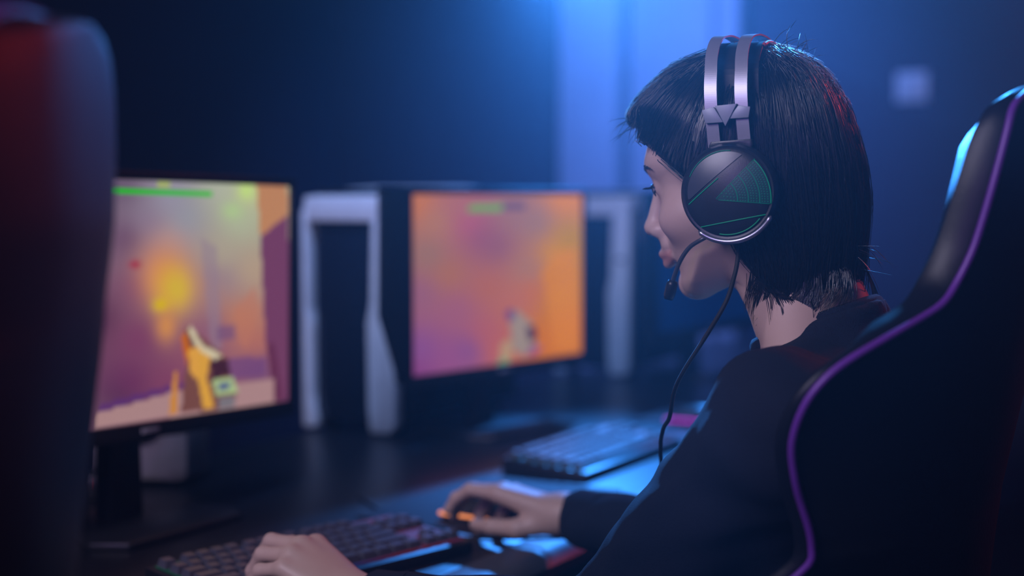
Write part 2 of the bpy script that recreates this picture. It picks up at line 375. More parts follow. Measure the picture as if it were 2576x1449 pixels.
def monitor(c, yaw, label, paint, W_=.553, H_=.312, roll=0., u0=0.):
    """c = centre of the screen; yaw = angle of the width direction from the y axis"""
    r = empty('monitor', (c[0], c[1], DT), -yaw); tag(r, label, 'monitor', 'monitors along the desk'); zc = c[2]-DT
    rx = Matrix.Rotation(roll, 3, 'X')
    def pt(x, y, z): return rx @ Vector((x, y, z))+Vector((0, 0, zc))
    bz = .012; hw, hh = W_/2, H_/2
    # frame: four bars, then housing
    for nm, cc, ss in (('bezel', (-.006, 0, hh+bz/2), (.018, W_+2*bz, bz)), ('bezel', (-.006, 0, -hh-.011), (.018, W_+2*bz, .022)), ('bezel', (-.006, hw+bz/2, 0), (.018, bz, H_)), ('bezel', (-.006, -hw-bz/2, 0), (.018, bz, H_))):
        bz_ = box(nm, pt(*cc), ss, 'black_plastic', r, .002, rot=rx)
        if ss[2] == .022: box('badge', pt(.0035, 0, -hh-.011), (.002, .03, .006), 'grey_pale', bz_, .0005, rot=rx)
    box('housing', pt(-.026, 0, -.004), (.026, W_+.02, H_+.03), 'black_plastic', r, .01, rot=rx)
    nu, nv = 170, 96; U, V_ = np.meshgrid(np.linspace(-hw, hw, nu), np.linspace(-hh, hh, nv), indexing='ij')
    L_ = np.stack([np.full(U.shape, -.001), U, V_], -1) @ np.array(rx).T+np.array([0, 0, zc])
    cz, sz = math.cos(-yaw), math.sin(-yaw)
    Wd = np.stack([c[0]+L_[..., 0]*cz-L_[..., 1]*sz, c[1]+L_[..., 0]*sz+L_[..., 1]*cz, DT+L_[..., 2]], -1)
    i = np.arange(nu*nv).reshape(nu, nv); Q = np.stack([i[:-1, :-1], i[1:, :-1], i[1:, 1:], i[:-1, 1:]], -1).reshape(-1, 4)
    s = np_mesh('screen', L_.reshape(-1, 3), Q, sm, r)
    pc_ = paint(*to_px(Wd)).reshape(-1, 3); pc_ = np.clip(pc_.mean(1, keepdims=True)+(pc_-pc_.mean(1, keepdims=True))*1.3, 0, 1)
    color_attr(s.data, 'picture', pc_*(((U/W_+.5) >= u0).reshape(-1, 1)))
    s['label'] = 'glowing screen showing a game'
    # stand
    prism('stand_neck', [(-.03, 0), (.03, 0), (.024, zc-hh+.06), (-.024, zc-hh+.06)], (0, 1, 0), (0, 0, 1), (1, 0, 0), (-.075, 0, .008), .03, 'black_plastic', r, .004)
    box('stand_arm', (-.052, 0, zc-hh+.08), (.035, .07, .09), 'black_plastic', r, .005)
    prism('stand_base', [(-.11, -.1), (-.11, .1), (.03, .125), (.075, .1), (.075, -.1), (.03, -.125)], (1, 0, 0), (0, 1, 0), (0, 0, 1), (-.01, 0, 0), .01, 'black_plastic', r, .003)
    return r
c1 = np.array([-.327, 2.07, 0])-np.array([.285, .474, 0])*.5; c1[2] = 1.038
mon1 = monitor(c1, math.radians(31.5), 'black monitor showing a purple scene with an orange blast and a gun', paint1, roll=math.radians(-1.2))
c2 = np.array([-.016, 2.617, 1.022]); m2yaw = math.radians(39.5)
mon2 = monitor(c2, m2yaw, 'black monitor showing an orange and pink game, beside the white tower', paint2, W_=.485)
# side shade of the second monitor: a splayed wing on its near edge
def side_shade(mon, hw, zc):
    a = math.radians(8); prism('side_shade', [(0, .168), (.086, .168), (.088, -.045), (.040, -.150), (0, -.180)], (math.sin(a), -math.cos(a), 0), (0, 0, 1), (-math.cos(a), -math.sin(a), 0), (.002, -hw-.006, zc), .006, 'black_matte', mon, .0015)
side_shade(mon2, .485/2, c2[2]-DT)
SP = Dd*.966
c3 = c2+SP+np.array([.02, 0, 0]); mon3 = monitor(c3, math.radians(34), 'black monitor with a dim blue screen, farthest along the desk', lambda x, y: np.broadcast_to(lin((6, 24, 56)), (*x.shape, 3)).copy())
side_shade(mon3, .553/2, c3[2]-DT)
# ================================================================== TOWERS
def tower(corner, label):
    r = empty('computer_tower', (corner[0], corner[1], DT), RZ); tag(r, label, 'computer', 'white computer towers on the desk')
    W_, D_, H_ = .205, .43, .455
    box('body', (-W_/2, D_/2+.012, H_/2+.008), (W_-.01, D_-.03, H_-.03), 'black_plastic', r, .004)
    # domed white top cap
    prism('top_cap', [(0, -.028), (0, .0), (.05, .008), (.14, .018), (.24, .022), (.34, .016), (.40, .004), (D_, -.004), (D_, -.028)], (0, 1, 0), (0, 0, 1), (-1, 0, 0), (0, 0, H_-.022), W_, 'case_white', r, .004)
    prism('front_brow', [(0, 0), (-W_, 0), (-W_+.006, .046), (-.006, .046)], (1, 0, 0), (0, 0, 1), (0, 1, 0), (0, -.012, H_-.066), .03, 'case_white', r, .004)
    box('front_panel', (-W_/2, .004, H_/2-.02), (W_-.05, .012, H_-.08), 'case_glass', r, .002)
    prism('front_rail', [(-.016, .405), (0, .405), (0, .012), (-.010, .0), (-.052, .0), (-.056, .04), (-.058, .20), (-.050, .235), (-.046, .385)], (1, 0, 0), (0, 0, 1), (0, 1, 0), (0, -.014, .006), .03, 'case_white', r, .003)
    prism('front_rail', [(.0, .405), (.012, .405), (.012, .22), (.02, .19), (.02, .06), (.03, .02), (.03, 0), (0, 0)], (1, 0, 0), (0, 0, 1), (0, 1, 0), (-W_, -.014, .006), .03, 'case_white', r, .003)
    box('side_glass', (.0, D_/2+.02, H_/2-.01), (.006, D_-.05, H_-.07), 'case_glass', r, .002)
    box('power_button', (-.02, -.016, .285), (.02, .006, .008), 'black_plastic', r, .002)
    for x in (-.03, -W_+.03):
        for y in (.04, D_-.04): lathe('foot', [(0, 0), (.014, 0), (.016, .012), (0, .012)], 'rubber', r, 12, (x, y, 0))
    return r
tc_ = on(1000, 1100, DT)
tower(tc_, 'white and black computer tower between the two lit monitors')
tower(tc_+SP*1.02, 'white and black computer tower beyond the orange game monitor')
# ================================================================== KEYBOARDS, MICE, PADS
kb = bpy.data.materials.new('key_glow'); kb.use_nodes = True; _n = kb.node_tree; _b = _n.nodes['Principled BSDF']
_t = _n.nodes.new('ShaderNodeTexCoord'); _s = _n.nodes.new('ShaderNodeSeparateXYZ'); _m = _n.nodes.new('ShaderNodeMapRange'); _r = _n.nodes.new('ShaderNodeValToRGB')
_n.links.new(_t.outputs['Object'], _s.inputs[0]); _n.links.new(_s.outputs['Y'], _m.inputs['Value']); _m.inputs['From Min'].default_value = -.18; _m.inputs['From Max'].default_value = .18
_n.links.new(_m.outputs['Result'], _r.inputs['Fac']); _e = _r.color_ramp.elements
_e[0].color = (.02, .25, .12, 1); _e[1].color = (.5, .06, .2, 1)
for p_, c_ in ((.3, (.01, .10, .35, 1)), (.5, (.05, .08, .5, 1)), (.7, (.5, .02, .03, 1))):
    x_ = _e.new(p_); x_.color = c_
_n.links.new(_r.outputs['Color'], _b.inputs['Emission Color']); _b.inputs['Emission Strength'].default_value = .14; _b.inputs['Base Color'].default_value = (.01, .01, .012, 1)
ROWS = [[1, .5, 1, 1, 1, 1, .4, 1, 1, 1, 1, .4, 1, 1, 1, 1], [1]*13+[2, .3, 1, 1, 1], [1.5]+[1]*12+[1.5, .3, 1, 1, 1], [1.75]+[1]*11+[2.25], [2.25]+[1]*10+[2.75, 1.3, 1], [1.25, 1.25, 1.25, 6.25, 1.25, 1.25, 1.25, 1.25, .3, 1, 1, 1]]
GAPS = {0: (1, 6, 11), 1: (14,), 2: (14,), 3: (), 4: (12,), 5: (8,)}
KEYM = {}
def keyboard(c, rz, label):
    r = empty('keyboard', (c[0], c[1], DT), rz); tag(r, label, 'keyboard')
    prism('case', [(-.075, 0), (.075, 0), (.075, .016), (-.075, .026)], (1, 0, 0), (0, 0, 1), (0, 1, 0), (0, -.182, 0), .364, 'black_plastic', r, .002)
    p = prism('plate', [(-.066, .0258), (.066, .017), (.066, .0182), (-.066, .027)], (1, 0, 0), (0, 0, 1), (0, 1, 0), (0, -.174, 0), .348, kb, r); p['label'] = 'glowing key plate'
    U = .348/18.3; pit = Matrix.Rotation(math.radians(3.8), 3, 'Y')
    for i, rw in enumerate(ROWS):
        x = -.053+i*.0212+(0 if i else -.003); y = -.174
        for j, w_ in enumerate(rw):
            if j not in GAPS[i]:
                if w_ not in KEYM:
                    bm = bmesh.new(); s = w_*U-.003; t = s-.004
                    lo = [bm.verts.new((a*.0085, b*s/2, 0)) for a, b in ((-1, -1), (1, -1), (1, 1), (-1, 1))]
                    hi = [bm.verts.new((a*.0062-.0006, b*t/2, .0085)) for a, b in ((-1, -1), (1, -1), (1, 1), (-1, 1))]
                    bm.faces.new(hi)
                    for k in range(4): bm.faces.new((lo[k], lo[(k+1) % 4], hi[(k+1) % 4], hi[k]))
                    me = bpy.data.meshes.new('key'); bm.to_mesh(me); bm.free(); me.materials.append(M('key_cap')); KEYM[w_] = me
                o = bpy.data.objects.new('key', KEYM[w_]); COL.objects.link(o); o.parent = r
                o.location = (x, y+w_*U/2, .0262-.0662*(x+.066)/1.0+.001); o.rotation_euler = (0, math.radians(3.8), 0)
            y += w_*U
    return r
def mouse(c, rz, label, led):
    r = empty('mouse', (c[0], c[1], c[2]), rz); tag(r, label, 'mouse')
    # local x = forward; shell lofted from cross sections
    V = []; n = 16; xs = np.linspace(-.06, .06, 15)
    for x in xs:
        t = (x+.06)/.12; hw = .031*(1-(2*t-1)**6*.55)*(1-.14*math.exp(-((t-.55)/.18)**2)); hh = .040*math.sin(math.pi*min(max(.10+t*.80, 0), 1))**.8*(1-.35*t)+.004
        for k in range(n):
            a = math.pi*k/(n-1); V.append((x, hw*math.cos(a), hh*math.sin(a)**.75))
    Fc = [(i*n+k, i*n+k+1, (i+1)*n+k+1, (i+1)*n+k) for i in range(len(xs)-1) for k in range(n-1)]
    Fc += [tuple(range(n)), tuple((len(xs)-1)*n+k for k in range(n))[::-1]]
    mesh('shell', V, Fc, 'black_plastic', r)
    lathe('wheel', [(0, -.004), (.011, -.004), (.012, 0), (.011, .004), (0, .004)], 'rubber', r, 16, (.038, 0, .022), (0, 1, 0))
    for s in (1, -1):
        tube('light_strip', catmull([(-.052, s*.026, .010), (-.02, s*.0335, .012), (.02, s*.0315, .012), (.055, s*.024, .010), (.0615, s*.012, .009)], 6), .0022, led, r, 6)
    return r
keyboard((-.226, 1.625), math.radians(-43), 'black keyboard with faint coloured glow under the hand of the player')
keyboard((.14, 2.33), RZ, 'black keyboard in blue light in front of the orange game monitor')
mp = empty('mouse_pad', row(-.17, .06, DT), RZ); tag(mp, 'dark mouse pad under the mouse with the orange strip', 'mouse pad'); box('pad', (0, 0, .0015), (.24, .33, .003), 'mat_navy', mp, .001)
mp2 = empty('mouse_pad', row(-.20, .96, DT), RZ); tag(mp2, 'dark mouse pad under the mouse with the magenta glow', 'mouse pad'); box('pad', (0, 0, .0015), (.24, .26, .003), 'mat_navy', mp2, .001)
MH = np.array([-.035, 1.862, DT+.003])
mouse(MH, math.radians(150), 'black mouse with an orange light strip held in the hand', 'led_orange')
_q = on(1722, 1062, DT+.012); mouse((_q[0]+.03, _q[1]+.02, DT+.003), math.radians(150), 'black mouse with a magenta light strip on the far pad', 'led_magenta')
# pale speaker and wiring behind the first monitor
q = on(395, 1232, DT); sp = empty('desktop_speaker', (q[0]-.035, q[1]+.03, DT), math.radians(-10)); tag(sp, 'pale rounded speaker box behind the purple game monitor', 'speaker')
box('cabinet', (0, .05, .085), (.16, .10, .165), 'grey_pale', sp, .022); lathe('cone', [(0, .004), (.02, .004), (.042, -.004), (.046, .002), (.046, .006)], 'rubber', sp, 24, (0, -.001, .11), (0, -1, 0))
tube('power_cable', catmull([pix(300, 1150, 2.02), pix(325, 1122, 2.0), pix(390, 1095, 1.98), pix(470, 1082, 1.98), pix(520, 1060, 2.0)], 8), .004, 'rubber')
tag(bpy.data.objects['power_cable'], 'black cable curving below the purple game monitor', 'cable')
q = on(283, 1250, DT); hb = empty('usb_hub', (q[0], q[1], DT), math.radians(15)); tag(hb, 'small black box with red lights under the purple game monitor', 'usb hub')
box('shell', (0, 0, .018), (.075, .05, .036), 'black_plastic', hb, .005)
for x in (-.018, .012): box('red_light', (x, -.0255, .026-.01*(x > 0)), (.008, .003, .012), 'led_red', hb, .001)
# ================================================================== CHAIRS
EDGE = [(.46, .25, .085), (.60, .255, .085), (.72, .25, .075), (.82, .255, .082), (.86, .252, .075), (.885, .245, .054), (.898, .244, .052), (.914, .248, .053), (.934, .255, .057), (.95, .262, .059), (.973, .27, .06), (.989, .274, .058), (1.007, .276, .052), (1.024, .275, .043), (1.04, .268, .03), (1.052, .255, .016), (1.065, .235, -.002), (1.079, .205, -.021), (1.089, .188, -.032), (1.102, .175, -.038), (1.127, .166, -.048), (1.152, .162, -.055), (1.186, .158, -.063), (1.223, .15, -.07), (1.240, .142, -.072), (1.249, .128, -.075), (1.257, .10, -.078), (1.261, .06, -.08), (1.262, .02, -.08)]
EDGE = np.array(EDGE)
def chair_parts(r):
    E_ = catmull(EDGE, 3); h, hw, xe = E_.T
    xb = np.interp(h, [.46, .7, .9, 1.05, 1.15, 1.28], [.02, -.015, -.035, -.065, -.088, -.10])
    S = np.linspace(-1, 1, 29)
    rear = np.stack([xb[:, None]+(xe-xb)[:, None]*np.abs(S)[None]**2.4, hw[:, None]*S[None], np.repeat(h[:, None], len(S), 1)], -1)
    taper = np.clip((1.268-h)/.05, .12, 1)[:, None]
    te = np.interp(h, [.46, .8, .9, 1.055, 1.075, 1.10, 1.28], [.05, .03, .012, .012, .03, .030, .024])[:, None]
    th = (te+.045*(1-np.abs(S)[None]**3)*taper)*np.where(taper < 1, taper**.4, 1)
    bol = .012*np.exp(-((np.abs(S)[None]-.78)/.14)**2)*np.interp(h, [.5, .6, 1.0, 1.08], [0, 1, 1, .2])[:, None]
    front = rear.copy(); front[..., 0] += th+bol
    nr, nc = rear.shape[:2]; i = np.arange(nr*nc).reshape(nr, nc)
    Q = np.stack([i[:-1, :-1], i[:-1, 1:], i[1:, 1:], i[1:, :-1]], -1).reshape(-1, 4)
    np_mesh('backrest_shell', rear.reshape(-1, 3), Q, 'leather', r)
    # front cushion with its rim joined to the shell edge
    loop_r = np.concatenate([rear[:, -1], rear[-1, ::-1], rear[::-1, 0], rear[0, :]]); loop_f = np.concatenate([front[:, -1], front[-1, ::-1], front[::-1, 0], front[0, :]])
    np_mesh('backrest_cushion', front.reshape(-1, 3), Q[:, ::-1], 'leather_front', r)
    n = len(loop_r); k = np.arange(n); k2 = (k+1) % n
    mid = (loop_r+loop_f)/2; cen = mid.mean(0); out = mid-cen; out[:, 0] = 0; out /= np.linalg.norm(out, axis=1)[:, None]+1e-9
    V = np.concatenate([loop_r, mid+out*.004, loop_f]); Q2 = np.concatenate([np.stack([k, k2, k2+n, k+n], 1), np.stack([k+n, k2+n, k2+2*n, k+2*n], 1)])
    np_mesh('side_band', V, Q2, 'leather_band', r)
    pl = np.concatenate([rear[:, -1], rear[::-1, 0]]); 
    o = tube('piping', pl+np.array([-.001, 0, 0]), .0034, 'piping_purple', r, 8); o['label'] = 'purple piping'
    # seat
    bm = box_bm((.27, 0, .43), (.52, .50, .09), .035, 3); bm_obj('seat', bm, 'leather_front', r, True)
    for s in (-1, 1):
        bm_obj('seat_bolster', box_bm((.28, s*.255, .45), (.46, .09, .11), .035, 3), 'leather', r, True)
        po = box('armrest_post', (.22, s*.33, .53), (.05, .025, .24), 'black_plastic', r, .006)
        box('armrest_pad', (.23, s*.33, .665), (.24, .085, .03), 'black_matte', po, .012)
        box('armrest_bracket', (.22, s*.25, .40), (.06, .17, .018), 'metal_dark', r, .004)
        box('recline_hinge', (.02, s*.275, .47), (.09, .02, .14), 'metal_dark', r, .008)
    box('seat_mechanism', (.24, 0, .36), (.22, .2, .05), 'metal_dark', r, .006)
    lathe('gas_lift', [(0, .09), (.03, .09), (.03, .22), (.022, .22), (.022, .34), (0, .34)], 'metal_dark', r, 20, (.24, 0, 0))
    for k in range(5):
        a = 2*math.pi*k/5+.3; d = np.array([math.cos(a), math.sin(a), 0]); c = np.array([.24, 0, 0])
        bl = tube('base_leg', [c+[0, 0, .11], c+d*.15+[0, 0, .10], c+d*.31+[0, 0, .075]], [.03, .024, .016], 'black_plastic', r, 8)
        lathe('caster', [(0, -.025), (.026, -.025), (.03, -.018), (.03, .018), (.026, .025), (0, .025)], 'rubber', bl, 16, c+d*.31+[0, 0, .03], (-d[1], d[0], 0))
CC = np.array([.40, 1.28, 0.])
ch = empty('gaming_chair', CC, math.radians(150)); tag(ch, 'black gaming chair with purple piping, the player sits in it', 'chair', 'gaming chairs'); chair_parts(ch)
def copy_tree(o, parent=None):
    c = o.copy(); COL.objects.link(c); c.parent = parent
    for k in list(o.children): copy_tree(k, c)
    return c
fc = copy_tree(ch)
for k in fc.children:                                        # its back is set a little more upright
    if k.name.split('.')[0] in ('backrest_shell', 'backrest_cushion', 'side_band', 'piping'):
        k.matrix_local = Matrix.Translation((0, 0, .47)) @ Matrix.Rotation(math.radians(5), 4, 'Y') @ Matrix.Translation((0, 0, -.47))
fc.location = (-.264, .80, 0); fc.rotation_euler = (0, 0, math.radians(183.)); fc['label'] = 'dark gaming chair, empty, out of focus before the purple game monitor'
# ================================================================== THE PLAYER
HP = math.radians(12)                                        # head pitched down
H0 = pix(1887, 459, 1.38)                                    # between the ears
HY = math.radians(23); Fh = np.array([-math.cos(HY), math.sin(HY), 0.]); Lh_ = np.array([-math.sin(HY), -math.cos(HY), 0.])
hF = Fh*math.cos(HP)-UP*math.sin(HP); hU = UP*math.cos(HP)+Fh*math.sin(HP); hL = Lh_
HB = np.stack([hF, hL, hU])                                  # rows: head axes
def hw_(f, l, u): return H0+hF*f+hL*l+hU*u
def polydist(X, Y, pts, closed=False):
    """distance to a polyline"""
    p = np.array(pts, np.float32); n = len(p); best = np.full(X.shape, 9., np.float32)
    for i in range(n if closed else n-1):
        a, b = p[i], p[(i+1) % n]; ab = b-a; t = np.clip(((X-a[0])*ab[0]+(Y-a[1])*ab[1])/(ab @ ab), 0, 1)
        best = np.minimum(best, np.hypot(X-a[0]-t*ab[0], Y-a[1]-t*ab[1]))
    return best
# base profile of the skull and face in the (f, u) plane, without nose and lips
FACE = catmull([(.0, .118), (.035, .114), (.065, .098), (.085, .070), (.0925, .045), (.0935, .022), (.0885, .006), (.088, -.015), (.0875, -.035), (.0865, -.052), (.083, -.070), (.083, -.085), (.077, -.0965), (.064, -.1005), (.045, -.0965), (.028, -.093), (.012, -.100), (-.03, -.10), (-.062, -.075), (-.085, -.035), (-.096, .01), (-.093, .05), (-.075, .085), (-.04, .109), (.0, .118)], 3)[:-1]
def head_sdf(L_):                                            # L_: (...,3) head-local f,l,u
    f, l, u = L_[..., 0], L_[..., 1], L_[..., 2]
    d = polydist(f, u, FACE, True); ins = inpoly(f, u, FACE); d = np.where(ins, d, -d)
    wm = np.interp(u, [-.105, -.085, -.06, -.03, 0., .03, .06, .10], [.036, .046, .054, .060, .066, .070, .072, .066])
    D_ = np.interp(u, [-.10, -.05, 0, .05], [.040, .050, .060, .072])
    t = np.clip(d/D_, -1, 1); ww = np.where(t > 0, wm*np.sqrt(np.clip(1-(1-t)**2.2, 0, 1)), 0)
    r = np.where(d > 0, (np.abs(l)-ww)*.62, np.hypot(np.abs(l)*.5, d))
    r = np.maximum(r, -d)
    A = lambda x: np.abs(x)
    Ls = np.stack([f, np.abs(l), u], -1)
    r = smin(r, ell(Ls, (.071, .0, .037), (.026, .046, .015)), .014)                          # brow
    r = smin(r, ell(Ls, (.055, .045, -.022), (.028, .020, .020)), .018)                      # cheek
    r = smax(r, -ell(Ls, (.103, .031, .0145), (.015, .019, .0105)), .012)                     # eye socket
    r = smin(r, np.linalg.norm(Ls-np.array([.0735, .030, .0125], np.float32), axis=-1)-.0128, .004)   # lids
    r = smin(r, cone(Ls, (.089, 0, .012), (.1030, 0, -.0215), .0062, .0086), .010)           # bridge
    r = smin(r, ell(Ls, (.1030, 0, -.0235), (.0090, .0095, .0080)), .006)                    # tip
    r = smin(r, ell(Ls, (.0955, .0115, -.0275), (.0095, .0062, .0068)), .005)                # wings
    r = smin(r, ell(Ls, (.0880, 0, -.043), (.011, .017, .011)), .010)                        # upper lip mound
    r = smin(r, cone(Ls, (.0990, .0, -.0510), (.080, .024, -.0555), .0052, .0022), .004)     # upper lip
    r = smin(r, cone(Ls, (.0960, .0, -.0610), (.080, .022, -.0565), .0056, .0022), .004)     # lower lip
    r = smax(r, -cone(Ls, (.107, 0, -.0562), (.082, .027, -.0562), .0011, .0008), .002)      # mouth line
    r = smin(r, ell(Ls, (.074, 0, -.086), (.0135, .017, .0125)), .014)                       # chin
    r = smax(r, -cone(Ls, (.101, .006, -.0335), (.092, .006, -.031), .0028, .0022), .002)    # nostril
    # ear
    return r
def shoulder_pts():
    Mi = np.array([.312, 1.335, 1.0]); return Mi
MI = shoulder_pts(); SL = MI+Ld*.168-UP*.025; SR = MI-Ld*.168-UP*.025
EL = np.array([.085, 1.30, .765]); ER = np.array([.255, 1.56, .775])
WL_ = np.array([-.155, 1.405, .767]); WR_ = pix(1424, 1292, 1.725)
NB = MI+Fd*.012+UP*.035; NT = hw_(-.022, 0, -.05)
def neck_sdf(X):
    return cone(X, NB-UP*.02, NT, .058, .049)
def head_world(X):
    Lh = (X-H0.astype(np.float32)) @ HB.astype(np.float32).T
    r = np.full(X.shape[:-1], .06, np.float32); bx = (np.abs(Lh[..., 0]) < .125) & (np.abs(Lh[..., 1]) < .085) & (Lh[..., 2] > -.112) & (Lh[..., 2] < .125)
    if bx.any(): r[bx] = head_sdf(Lh[bx])
    r = smin(r, neck_sdf(X), .022)
    r = smin(r, cone(X, MI-UP*.01+Ld*.10, NT-UP*.045, .03, .026), .03); r = smin(r, cone(X, MI-UP*.01-Ld*.10, NT-UP*.045, .03, .026), .03)
    r = smin(r, ell(X, MI-UP*.06+Fd*.01, (.10, .15, .085), np.stack([Fd, Ld, UP])), .03)
    for s in (1, -1): r = smin(r, ell(Lh, (-.008, s*.072, -.002), (.018, .008, .030)), .006)
    return r
lo = np.minimum(H0-.17, MI-.2); hi = H0+np.array([.17, .17, .15]); lo[2] = MI[2]-.10; hi = np.maximum(hi, MI+np.array([.2, .2, 0]))
Vh, Qh, _ = nets(head_world, lo, hi, .0021)
# --- hands
def hand_prims(Wr, X_, Z_, s, flex, spread, thumb, pitch_f=0.):
    Y_ = np.cross(Z_, X_); B = np.stack([X_, Y_, Z_]); T = lambda p: Wr+np.array(p, float) @ B
    P_ = []
    bases = [(.086, .0255, .002), (.090, .0065, .004), (.085, -.0125, .002), (.077, -.030, -.003)]
    lens = [(.040, .024, .020), (.044, .028, .021), (.040, .026, .020), (.031, .020, .018)]
    for i, (b, ln) in enumerate(zip(bases, lens)):
        base = np.array([b[0], b[1]*s, b[2]]); P_.append(('p', T((.004, b[1]*s*.55, -.002)), T(base), .0165, .0108 if i < 3 else .0098))
        a = 0.; p = base; yw = spread[i]*s; rr = [.0092, .0082, .0074, .0060]
        if i == 3: rr = [r*.88 for r in rr]
        for k in range(3):
            a += flex[i][k]; d = np.array([math.cos(a)*math.cos(yw), math.cos(a)*math.sin(yw), -math.sin(a)])
            q_ = p+d*ln[k]; P_.append(('f%d' % i, T(p), T(q_), rr[k], rr[k+1])); p = q_
    th = [np.array([x, y*s, z]) for x, y, z in thumb]; tr = [.0145, .0115, .0098, .0072]
    for k in range(3): P_.append(('t' if k else 'p', T(th[k]), T(th[k+1]), tr[k], tr[k+1]))
    return P_
def hand_sdf(P_, elbow, Wr):
    def fn(X):
        parts = {}
        for k, a, b, ra, rb in P_:
            d = cone(X, a, b, ra, rb); kk = .012 if k == 'p' else .004
            parts[k] = smin(parts[k], d, kk) if k in parts else d
        r = smin(parts['p'], cone(X, Wr+(elbow-Wr)*.65, Wr, .034, .0235), .02)
        for k, d in parts.items():
            if k != 'p': r = smin(r, d, .0055)
        return r
    return fn
def norm(v): return np.asarray(v, float)/np.linalg.norm(v)
xl = norm(Fd+UP*.50-Ld*.05); zl = norm(UP-xl*(UP @ xl)); zl = norm(zl+np.cross(zl, xl)*.10)
R_ = math.radians
HL = hand_prims(WL_, xl, zl, -1, [[R_(34), R_(44), R_(25)], [R_(28), R_(46), R_(28)], [R_(32), R_(46), R_(30)], [R_(36), R_(40), R_(28)]], [.06, .0, -.06, -.16], [(.012, .016, -.010), (.042, .040, -.018), (.072, .050, -.030), (.096, .046, -.042)])
fr_ = hand_sdf(HL, EL, WL_); Vl, Ql, _ = nets(fr_, WL_+np.array([-.24, -.09, -.075]), WL_+np.array([.11, .16, .08]), .0019)
xr = norm(Fd+UP*.17+Dd*.06); zr = norm(UP-xr*(UP @ xr)); zr = norm(zr+np.cross(zr, xr)*(-.12))
HR = hand_prims(WR_, xr, zr, 1, [[R_(8), R_(34), R_(24)], [R_(14), R_(36), R_(26)], [R_(26), R_(42), R_(28)], [R_(30), R_(40), R_(25)]], [.05, .0, -.05, -.13], [(.014, .014, -.014), (.045, .032, -.030), (.080, .034, -.038), (.108, .028, -.044)])
fr2 = hand_sdf(HR, ER, WR_); Vr, Qr, _ = nets(fr2, WR_+np.array([-.24, -.08, -.075]), WR_+np.array([.15, .16, .08]), .0019)
# --- hidden core that joins head, torso, arms and legs under the clothes
FR = np.stack([Fd, Ld, UP])
PEL = np.array([.30, 1.342, .53]); KL = PEL+Ld*.13+Fd*.42+UP*.02; KR = PEL-Ld*.13+Fd*.42+UP*.02
AL = KL+Fd*.06-UP*.45; AR = KR+Fd*.04-UP*.45
def core(X):
    r = ell(X, MI-UP*.15, (.085, .13, .17), FR); r = smin(r, ell(X, (MI+PEL)/2-UP*.08, (.09, .12, .2), FR), .05); r = smin(r, ell(X, PEL, (.11, .14, .10), FR), .05)
    for S_, E_, W_ in ((SL, EL, WL_), (SR, ER, WR_)):
        r = smin(r, cone(X, MI-UP*.03, S_, .04, .042), .03); r = smin(r, cone(X, S_, E_, .042, .034), .02); r = smin(r, cone(X, E_, W_+(E_-W_)*.3, .033, .026), .01)
    for s, K_, A_ in ((1, KL, AL), (-1, KR, AR)):
        r = smin(r, cone(X, PEL+Ld*s*.08, K_, .065, .048), .03); r = smin(r, cone(X, K_, A_, .046, .034), .02)
    return smin(r, cone(X, MI-UP*.05, NB, .06, .05), .03)
LO = np.minimum.reduce([WR_, WL_, AL, AR, PEL, SL, SR, MI])-.12; HI = np.maximum.reduce([WR_, WL_, AL, AR, PEL, SL, SR, MI])+.16
LO[2] = .06; Vc, Qc, _ = nets(core, LO, HI, .016)
V = np.concatenate([Vh, Vl, Vr, Vc]); Q = np.concatenate([Qh, Ql+len(Vh), Qr+len(Vh)+len(Vl), Qc+len(Vh)+len(Vl)+len(Vr)])
person = empty('person'); tag(person, 'person with a dark bob in a navy sweater playing at the desk in a headset', 'person')
body = np_mesh('body', V, Q, 'skin', person)
Lv = (V-H0) @ HB.T; tint = np.ones((len(V), 3)); al = np.abs(Lv[:, 1])
lip = np.exp(-((Lv[:, 2]+.0560)/.0082)**4)*(Lv[:, 0] > .074)*(al < .024)*(Lv[:, 0] < .12)*np.clip((.025-al)/.006, 0, 1)
tint = tint*(1-lip[:, None])+lip[:, None]*np.array([.78, .52, .55])
chk = np.exp(-((Lv[:, 0]-.07)/.03)**2-((al-.045)/.02)**2-((Lv[:, 2]+.025)/.02)**2)*.35
tint = tint*(1-chk[:, None])+chk[:, None]*tint*np.array([1, .78, .78]); color_attr(body.data, 'tint', tint)
